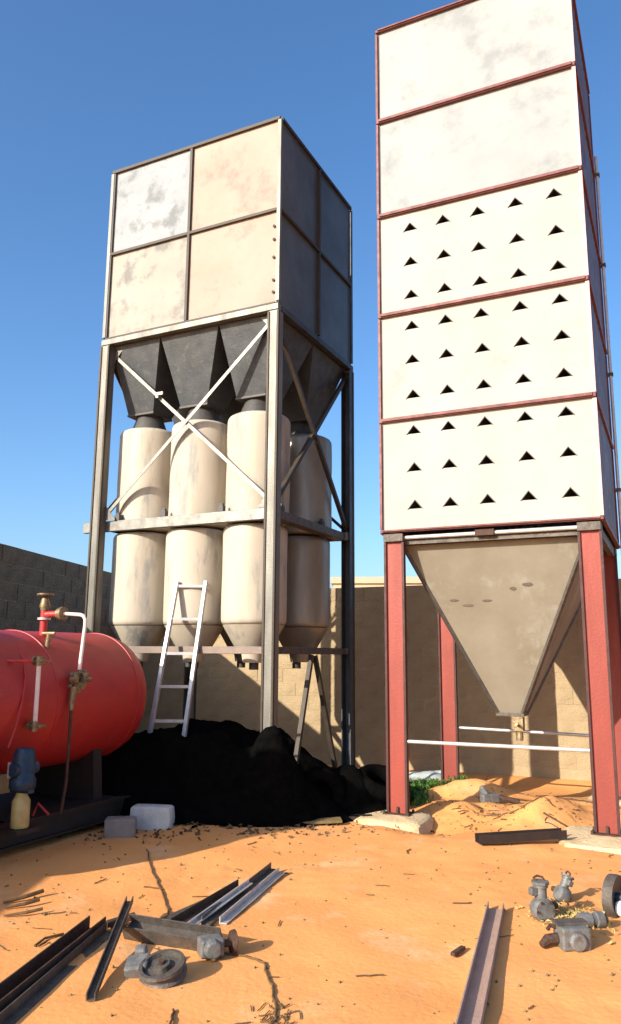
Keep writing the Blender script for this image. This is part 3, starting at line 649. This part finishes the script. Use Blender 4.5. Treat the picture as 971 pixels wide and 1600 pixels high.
# old tyres leaning out of the heap
def tyre(loc, rot, R1, r1, label):
    t = thing('tyre', label, 'tyre', loc, 0); t.rotation_euler = rot
    n1, n2 = 32, 12; vs_ = []; fs_ = []
    for i in range(n1):
        a = 2*math.pi*i/n1
        for k in range(n2):
            b = 2*math.pi*k/n2; rr = R1 + r1*math.cos(b) + (.008 if (i % 2 and math.cos(b) > .6) else 0)
            vs_.append((rr*math.cos(a), rr*math.sin(a), r1*1.1*math.sin(b)))
    for i in range(n1):
        for k in range(n2): fs_.append((i*n2+k, ((i+1)%n1)*n2+k, ((i+1)%n1)*n2+(k+1)%n2, i*n2+(k+1)%n2))
    mb = MB(); mb.add(vs_, fs_); mb.build('tread', 'black', t, True); return t
tyre((.12, 8.45, .16), (R(74), 0, R(10)), .20, .075, 'black tyre standing at the front edge of the black heap')
tyre((.80, 8.80, .22), (R(20), R(12), 0), .22, .085, 'black tyre lying at the right end of the black heap')

# ------------------------------------------------------------------ loose blocks
def blockobj(name, x, y, sx, sy, sz, rz, m, label, zoff=0, tilt=0):
    o = lump(name, m, (0, 0, 0), sx/2, sy/2, sz/2, .05, x*3, 10, .16); o.location = (x, y, height(x, y)+sz/2-.015+zoff); o.rotation_euler = (tilt, 0, rz); return tag(o, label, 'block')
blockobj('concrete_block', -1.50, 7.80, .40, .18, .22, -.12, 'white_block', 'white concrete block at the corner of the black skid')
blockobj('concrete_block', -1.72, 7.45, .28, .16, .17, .15, 'grey_block2', 'dusty brown grey block in front of the white block')
blockobj('concrete_block', -1.98, 8.25, .16, .14, .20, .4, 'white_block', 'small white block wedged behind the skid end')

# ------------------------------------------------------------------ scrap steel on the sand
def on(x, y, dz=0): return Vector((x, y, height(x, y)+dz))
def item(name, label, cat, mb, m, **k): return tag(mb.build(name, m, None, **k), label, cat)
def uchan(w, h, t=.008): return [(-w/2, 0), (w/2, 0), (w/2, h), (w/2-t, h), (w/2-t, t), (-w/2+t, t), (-w/2+t, h), (-w/2, h)]
def lang(w, h, t=.007): return [(-w/2, 0), (w/2, 0), (w/2, t), (-w/2+t, t), (-w/2+t, h), (-w/2, h)]
# big channel, bottom left
mb = MB(); mb.prof(on(-1.52, 3.45, .0), on(-1.27, 5.02, .0), uchan(.11, .075)); item('steel_channel', 'long dark steel channel reaching the bottom left corner', 'steel channel', mb, 'rust')
mb = MB(); mb.prof(on(-1.39, 3.45, .0), on(-1.18, 4.98, .0), lang(.06, .055)); item('angle_iron', 'long angle iron lying along the big dark channel', 'angle iron', mb, 'scrap_grey')
# leaning angle
mb = MB(); mb.prof(on(-1.03, 4.02, .005), on(-1.11, 5.16, .115), uchan(.045, .035, .006)); item('steel_tube', 'short square steel bar propped up on the beam stub', 'steel bar', mb, 'scrap_grey')
# stub beam
mb = MB(); a, b = on(-1.06, 4.90, .055), on(-.50, 4.68, .05)
mb.prof(a, b, [(-.055,-.05),(.055,-.05),(.055,-.042),(.004,-.042),(.004,.042),(.055,.042),(.055,.05),(-.055,.05),(-.055,.042),(-.004,.042),(-.004,-.042),(-.055,-.042)], up=(0, 1, 0.5)); item('beam_offcut', 'short grey steel beam offcut beside the pulley', 'steel beam', mb, 'scrap_grey')
# pulley with hub
pu = thing('pulley', 'round grey iron pulley lying on the sand by the beam offcut', 'pulley', on(-.74, 4.30, .045)); pu.rotation_euler = (R(14), R(-8), 0)
mb = MB(); mb.lathe([(.02,-.035), (.118,-.035), (.122,-.02), (.108,-.006), (.108,.006), (.122,.02), (.118,.035), (.10,.035), (.095,.012), (.045,.01), (.04,.035), (.018,.036), (.018,.0)], 36); mb.build('pulley_wheel', 'scrap_grey', pu, True)
mb = MB(); mb.lathe([(0,-.05), (.016,-.05), (.016,.05), (0,.05)], 12); mb.build('shaft', 'rust', pu, True)
mb = MB(); mb.box(-.20, -.08, .0, .12, -.05, .035); mb.box(-.16, -.10, .10, .16, -.04, .06); mb.build('bearing_block', 'cast', pu, bev=.012)
# motor stub right of the offcut
jm = thing('gearbox', 'small broken gearbox at the right end of the beam offcut', 'gearbox', on(-.52, 4.62, .04), .4)
mb = MB(); mb.box(-.08, .05, -.05, .06, -.03, .06); mb.lathe([(0,-.03),(.045,-.03),(.05,.02),(.03,.06),(0,.06)], 14, (-.02, -.06, .02), 'Y'); mb.build('housing', 'cast', jm, bev=.01)
mb = MB(); mb.lathe([(0,.04), (.02,.04), (.02,.10), (.06,.10), (.065,.125), (0,.13)], 16, (0, 0, .02), 'X'); mb.build('flange', 'rust', jm, True)
# pile of angles
for i, (a, b, m, pr, lab) in enumerate((
    ((-.62, 5.05, .01), (-.26, 6.28, .03), 'scrap_grey', lang(.06, .05), 'longest angle iron of the small pile, on the left'),
    ((-.52, 5.10, .005), (-.20, 6.22, .02), 'galv', lang(.05, .04), 'pale angle iron on the right of the small pile'),
    ((-.80, 4.98, .02), (-.46, 5.70, .05), 'rust', lang(.06, .05), 'short rusty angle iron on the near end of the pile'),
    ((-.70, 4.95, .03), (-.40, 5.72, .07), 'galv', lang(.035, .03), 'thin pale strip on top of the small pile'),
    ((-.90, 5.02, .01), (-.56, 5.62, .015), 'scrap_grey', [(-.09,0),(.09,0),(.09,.005),(-.09,.005)], 'flat steel plate under the left of the pile'))):
    mb = MB(); mb.prof(on(*a[:2], a[2]), on(*b[:2], b[2]), pr); o = item('angle_iron' if i < 4 else 'steel_plate', lab, 'angle iron' if i < 4 else 'steel plate', mb, m); o['group'] = 'loose steel pile beside the pulley'
# wires
def wire(pts, r, m, label):
    P = []; 
    for a, b in zip(pts, pts[1:]):
        for k in range(6):
            t = k/6; x = a[0]+(b[0]-a[0])*t + .012*fn(a[0]+t, a[1], 4, k); y = a[1]+(b[1]-a[1])*t + .012*fn(a[0], a[1]+t, 4, k+3)
            P.append(on(x, y, r + .012*max(0, fn(x, y, 7, 2))))
    P.append(on(*pts[-1], r)); mb = MB(); mb.tube(P, r, 6); return item('wire', label, 'wire', mb, m, smooth=True)
wire([(-1.36, 6.9), (-1.2, 6.3), (-1.06, 5.91), (-.88, 5.3), (-.73, 4.9)], .006, 'twig', 'long thin wire running from the white block to the steel pile')
wire([(-.50, 4.66), (-.34, 4.62), (-.23, 4.53), (-.22, 4.4), (-.17, 4.2), (-.14, 3.85), (-.20, 3.7)], .006, 'twig', 'crooked wire trailing right and forward from the gearbox')
wire([(-.62, 3.95), (-.61, 3.8), (-.63, 3.66)], .006, 'rust', 'short bent wire just in front of the pulley')
# right channel
mb = MB(); mb.prof(on(.62, 3.45, .0), on(1.225, 5.40, .0), uchan(.105, .05, .007)); item('steel_channel', 'long pale steel channel lying open side up at bottom right', 'steel channel', mb, 'scrap_pink')
# dark bar near the dryer
mb = MB(); mb.prof(on(1.47, 7.10, .02), on(2.28, 7.27, .05), uchan(.10, .07)); item('steel_channel', 'short black channel lying on the sand before the dryer tower', 'steel channel', mb, 'skid')
mb = MB(); mb.tube([on(2.30, 7.95, .015), on(2.5, 7.83, .02), on(2.71, 7.74, .012)], .009, 8); item('steel_rod', 'thin dark rod between the hopper and front right leg', 'rod', mb, 'rust', smooth=True)
sc = thing('scrap_casting', 'dark broken iron casting on the sand below the hopper', 'scrap', on(2.02, 9.0, .05), .3)
mb = MB(); mb.box(-.12, .10, -.06, .06, -.04, .06); mb.tube([(-.05, 0, .04), (-.10, .02, .14)], [.05, .03], 9); mb.build('casting_body', 'cast', sc, bev=.02)
mb = MB(); mb.bar((.05, 0, .04), (.30, -.12, -.02), .07, .03); mb.build('arm', 'rust', sc)
# pumps group on the right
def pump(x, y, rz, s, label, lie=0):
    t = thing('pump', label, 'pump', on(x, y, .07*s), rz); t.scale = (s, s, s); t.rotation_euler = (lie, 0, rz)
    mb = MB(); mb.lathe([(0,-.07), (.085,-.07), (.095,-.05), (.095,.02), (.08,.05), (.05,.06), (0,.065)], 20, (0, 0, .01), 'Y')
    mb.lathe([(0,-.0), (.05,.0), (.05,.13), (.062,.13), (.062,.15), (0,.15)], 14, (0, .0, .05), 'Z'); mb.build('volute', 'cast', t, True)
    mb = MB(); mb.lathe([(.065,.15), (.075,.155), (.075,.175), (.02,.18), (0,.18)], 8, (0, 0, .05), 'Z'); mb.build('union_nut', 'cast', t, True)
    mb = MB(); mb.tube([(-.03, .0, .22), (-.05, .02, .25), (-.01, .03, .26), (.03, .01, .25), (.04, 0, .22)], .010, 6); mb.build('lifting_wire', 'rust', t, True)
    mb = MB(); mb.box(-.10, -.04, -.03, .03, .12, .18); mb.build('side_boss', 'cast', t, bev=.008)
    for k in range(6):
        a = k*math.pi/3; mb = MB(); mb.lathe([(0,-.012),(.011,-.012),(.011,.0),(0,.0)], 6, (.075*math.cos(a), -.07, .01+.075*math.sin(a)), 'Y'); mb.build('bolt', 'rust', t)
    mb = MB(); mb.box(-.09, .09, -.05, .06, -.10, -.085); mb.tube([(.09, .0, .03), (.15, .02, .02)], [.035, .028], 10); mb.build('foot', 'rust', t, bev=.004)
    return t
pump(1.47, 5.22, .25, .76, 'grey cast iron pump standing left of the rubble')
t = thing('engine_part', 'grey cast housing lying in front of the yellow rubble', 'engine part', on(1.50, 4.78, .05), .1)
mb = MB(); mb.box(-.07, .10, -.07, .07, -.05, .07); mb.lathe([(0,-.09),(.05,-.09),(.055,-.02),(.04,.02),(0,.02)], 14, (.02, 0, .0), 'Y'); mb.build('housing', 'cast', t, bev=.012)
mb = MB(); mb.box(-.08, .11, -.02, .06, .072, .085); mb.build('top_plate', 'scrap_grey', t)
mb = MB(); mb.tube([(-.07, 0, .0), (-.13, .01, -.01), (-.17, -.01, -.03)], [.03, .03, .02], 9); mb.tube([(-.06, .02, .05), (-.10, .03, .06), (-.12, .02, .04)], .012, 7); mb.build('elbow', 'rust', t, True)
t = thing('cylinder_head', 'short round metal cylinder at the right of the rubble', 'metal cylinder', on(1.72, 5.06, .04), .2)
mb = MB(); mb.lathe([(0,-.08), (.038,-.08), (.042,-.06), (.042,.0), (.034,.005), (.034,.03), (.045,.035), (.045,.08), (.03,.09), (0,.09)], 16, (0, 0, 0), 'X'); mb.build('cylinder_body', 'cast', t, True)
mb = MB(); mb.lathe([(0,.09), (.03,.09), (.03,.10), (0,.10)], 12, (0, 0, 0), 'X'); mb.build('end_cap', 'rust', t, True)
pump(1.72, 5.62, 1.9, .6, 'dark dirty pump half buried behind the yellow rubble', .5)
# yellow rubble
mb = MB(); rnd = random.Random(3)
for k in range(420):
    x = rnd.gauss(1.64, .12); y = rnd.gauss(5.25, .15); s = rnd.uniform(.006, .022)
    c = on(x, y, rnd.uniform(0, .03)); d = [Vector((rnd.uniform(-1,1), rnd.uniform(-1,1), rnd.uniform(-1,1))).normalized()*s*rnd.uniform(.6,1.3) for _ in range(5)]
    mb.add([c+q for q in d], [(0,1,2),(0,2,3),(0,3,4),(0,4,1),(1,4,3,2)])
o = mb.build('rubble', 'debris'); o['kind'] = 'stuff'; o['label'] = 'yellowish crumbly rubble between the pumps'
# wheel at the right edge
wh = thing('flywheel', 'rusty grey wheel standing on edge at the right border', 'wheel', on(1.99, 5.34, .11), -.75); wh.scale = (.82, .82, .82); 
mb = MB(); mb.lathe([(.03,-.03), (.10,-.03), (.14,-.05), (.16,-.05), (.165,.0), (.16,.03), (.14,.03), (.10,.0), (.03,.0)], 32, (0, 0, 0), 'X'); mb.build('rim', 'scrap_grey', wh, True)
mb = MB(); mb.lathe([(0,-.05), (.035,-.05), (.035,.07), (0,.07)], 14, (0, 0, 0), 'X'); mb.build('hub', 'motor', wh, True)
mb = MB(); mb.lathe([(0,.02), (.05,.02), (.06,.05), (.05,.09), (0,.10)], 16, (0, -.03, -.07), 'X'); mb.build('cap', 'white_lump', wh, True)
# sticks at the left
for i, (a, b, r0) in enumerate((((-2.02, 5.50), (-1.82, 5.68), .014), ((-1.97, 5.40), (-1.79, 5.52), .012), ((-1.92, 5.25), (-1.70, 5.32), .010))):
    mb = MB(); A_, B_ = on(*a, r0), on(*b, r0+.02); mid = A_.lerp(B_, .6)+Vector((0, -.02, 0)); mb.tube([A_, mid, B_], [r0*.6, r0, r0], 7)
    o = item('stick', ['farthest of the three sticks by the shadow edge', 'middle of the three sticks by the shadow edge', 'nearest of the three sticks by the shadow edge'][i], 'stick', mb, 'twig'); o['group'] = 'sticks lying at the left edge'
mb = MB(); mb.tube([on(-1.54, 4.72, .008), on(-1.52, 4.83, .012), on(-1.44, 4.92, .008)], .007, 6); item('stick', 'thin curved twig left of the big dark channel', 'stick', mb, 'twig')
mb = MB(); mb.bar(on(-1.22, 5.05, .02), on(-1.06, 5.12, .05), .06, .03); item('steel_offcut', 'small rusty offcut at the far end of the big dark channel', 'offcut', mb, 'rust', bev=.006)
mb = MB(); mb.bar(on(.80, 4.62, .02), on(.88, 4.72, .02), .03, .02); item('steel_offcut', 'tiny dark offcut left of the long pale channel', 'offcut', mb, 'rust', bev=.004)
mb = MB(); mb.sheet(on(1.25, 10.45, .06), (.65, .10, .02), (-.05, .35, .05), 14, 8, .004, .06, 77, 5); item('plastic_sheet', 'crumpled pale sheet on the ground by the back left red leg', 'plastic sheet', mb, 'sheet', smooth=True)

# ------------------------------------------------------------------ weeds, twigs, pebbles
rnd = random.Random(11); mb = MB()
for k in range(2600):
    x = rnd.gauss(.95, .42); y = rnd.gauss(9.55, .5)
    if x > 1.34 and y < 9.6: continue
    if y < 8.75 + .25*max(0, x-1): continue
    a = rnd.uniform(0, 6.28); L_ = rnd.uniform(.04, .15); w = rnd.uniform(.008, .02); b = on(x, y, -.005); d = Vector((math.cos(a), math.sin(a), 0)); s = Vector((-d.y, d.x, 0))*w
    t1 = b + d*L_*.3 + Vector((0,0,L_*.7)); t2 = b + d*L_*.8 + Vector((0,0,L_*.95))
    mb.add([b-s*.4, b+s*.4, t1+s, t1-s, t2], [(0,1,2,3), (3,2,4)])
o = mb.build('weeds', 'grass'); o['kind'] = 'stuff'; o['label'] = 'low green weeds behind the front left red leg'
mb = MB(); rnd = random.Random(5)
def twig(x, y, L_, a, r0):
    P = []; n_ = 4
    for i in range(n_+1):
        P.append(on(x, y, r0+.003)); a += rnd.uniform(-.5, .5); x += math.cos(a)*L_/n_; y += math.sin(a)*L_/n_
    mb.tube(P, r0, 4)
for k in range(46):
    x = rnd.uniform(-2.3, 2.8); y = rnd.uniform(3.6, 8.2)
    if rnd.random() < .55: x = rnd.gauss(-1.1, .6); y = rnd.gauss(5.2, .8)
    twig(x, y, rnd.uniform(.04, .16), rnd.uniform(0, 6.28), rnd.uniform(.002, .005))
for k in range(70): twig(rnd.gauss(2.1, .35), rnd.gauss(8.3, .3), rnd.uniform(.04, .13), rnd.uniform(0, 6.28), rnd.uniform(.003, .006))
for k in range(40): twig(rnd.gauss(-.14, .06), rnd.gauss(3.82, .1), rnd.uniform(.03, .09), rnd.uniform(0, 6.28), .003)
o = mb.build('twigs', 'twig'); o['kind'] = 'stuff'; o['label'] = 'scattered twigs and straw on the sand'
mb = MB(); rnd = random.Random(8)
for k in range(1500):
    x = rnd.uniform(-2.6, 3.4); y = rnd.uniform(3.4, 10.8)
    if k % 3 == 0: x = rnd.gauss(2.2, .6); y = rnd.gauss(8.6, .6)
    s = rnd.uniform(.003, .012) * (1.6 if rnd.random() < .06 else 1); c = on(x, y, s*.3)
    q = [(1,0,0),(0,1,0),(-1,0,0),(0,-1,0),(0,0,1),(0,0,-1)]
    mb.add([c+Vector(v)*s*rnd.uniform(.6, 1.2) for v in q], [(0,1,4),(1,2,4),(2,3,4),(3,0,4),(1,0,5),(2,1,5),(3,2,5),(0,3,5)])
o = mb.build('pebbles', 'dry'); o['kind'] = 'stuff'; o['label'] = 'small stones and clods scattered over the sand'

# dark boards and a slab on the shaded ground before the heap
for i, (x, y, L_, w, rz, lab) in enumerate(((-.15, 7.98, .95, .14, .10, 'dusty board lying in front of the black heap, nearest the sunlit sand'), (.30, 8.28, .80, .12, -.16, 'dark board at the front right edge of the black heap'), (.28, 8.52, .55, .16, .32, 'short board half under the black heap'))):
    mb = MB(); mb.sheet((-L_/2, -w/2, 0), (L_, 0, 0), (0, w, 0), 8, 3, .025, .012, i+60, 3)
    o = mb.build('timber_board', 'dry' if i != 1 else 'skid', None); o.location = on(x, y, .035); o.rotation_euler = (R(2), R(-2), rz); tag(o, lab, 'board', 'boards before the black heap')
mb = MB(); rnd = random.Random(21)
for k in range(260):
    x = rnd.gauss(-.9, 1.1); y = rnd.gauss(7.75, .22) + .12*x; s_ = rnd.uniform(.010, .035); c = on(x, y, s_*.2)
    d = [Vector((rnd.uniform(-1,1), rnd.uniform(-1,1), rnd.uniform(-.6,.8))).normalized()*s_*rnd.uniform(.7,1.2) for _ in range(6)]
    mb.add([c+q for q in d], [(0,1,2),(0,2,3),(0,3,4),(0,4,1),(5,2,1),(5,3,2),(5,4,3),(5,1,4)])
o = mb.build('clods', 'twig'); o['kind'] = 'stuff'; o['label'] = 'dark clods and crumbs strewn along the foot of the black heap'

mb = MB(); rnd = random.Random(33)
for k in range(700):
    x = rnd.uniform(-2.7, .9); y = 8.02 + .10*x*0 + rnd.gauss(0, .10) + (.35 if x > .0 else 0); s_ = rnd.uniform(.015, .06); c = on(x, y, s_*.2)
    d = [Vector((rnd.uniform(-1,1), rnd.uniform(-1,1), rnd.uniform(-.6,.8))).normalized()*s_*rnd.uniform(.7,1.2) for _ in range(6)]
    mb.add([c+q for q in d], [(0,1,2),(0,2,3),(0,3,4),(0,4,1),(5,2,1),(5,3,2),(5,4,3),(5,1,4)])
o = mb.build('shade_lumps', 'black'); o['kind'] = 'stuff'; o['label'] = 'black crumbs added to soften the front edge of the black heap'  # near-black crumbs added to blur the front edge of the heap
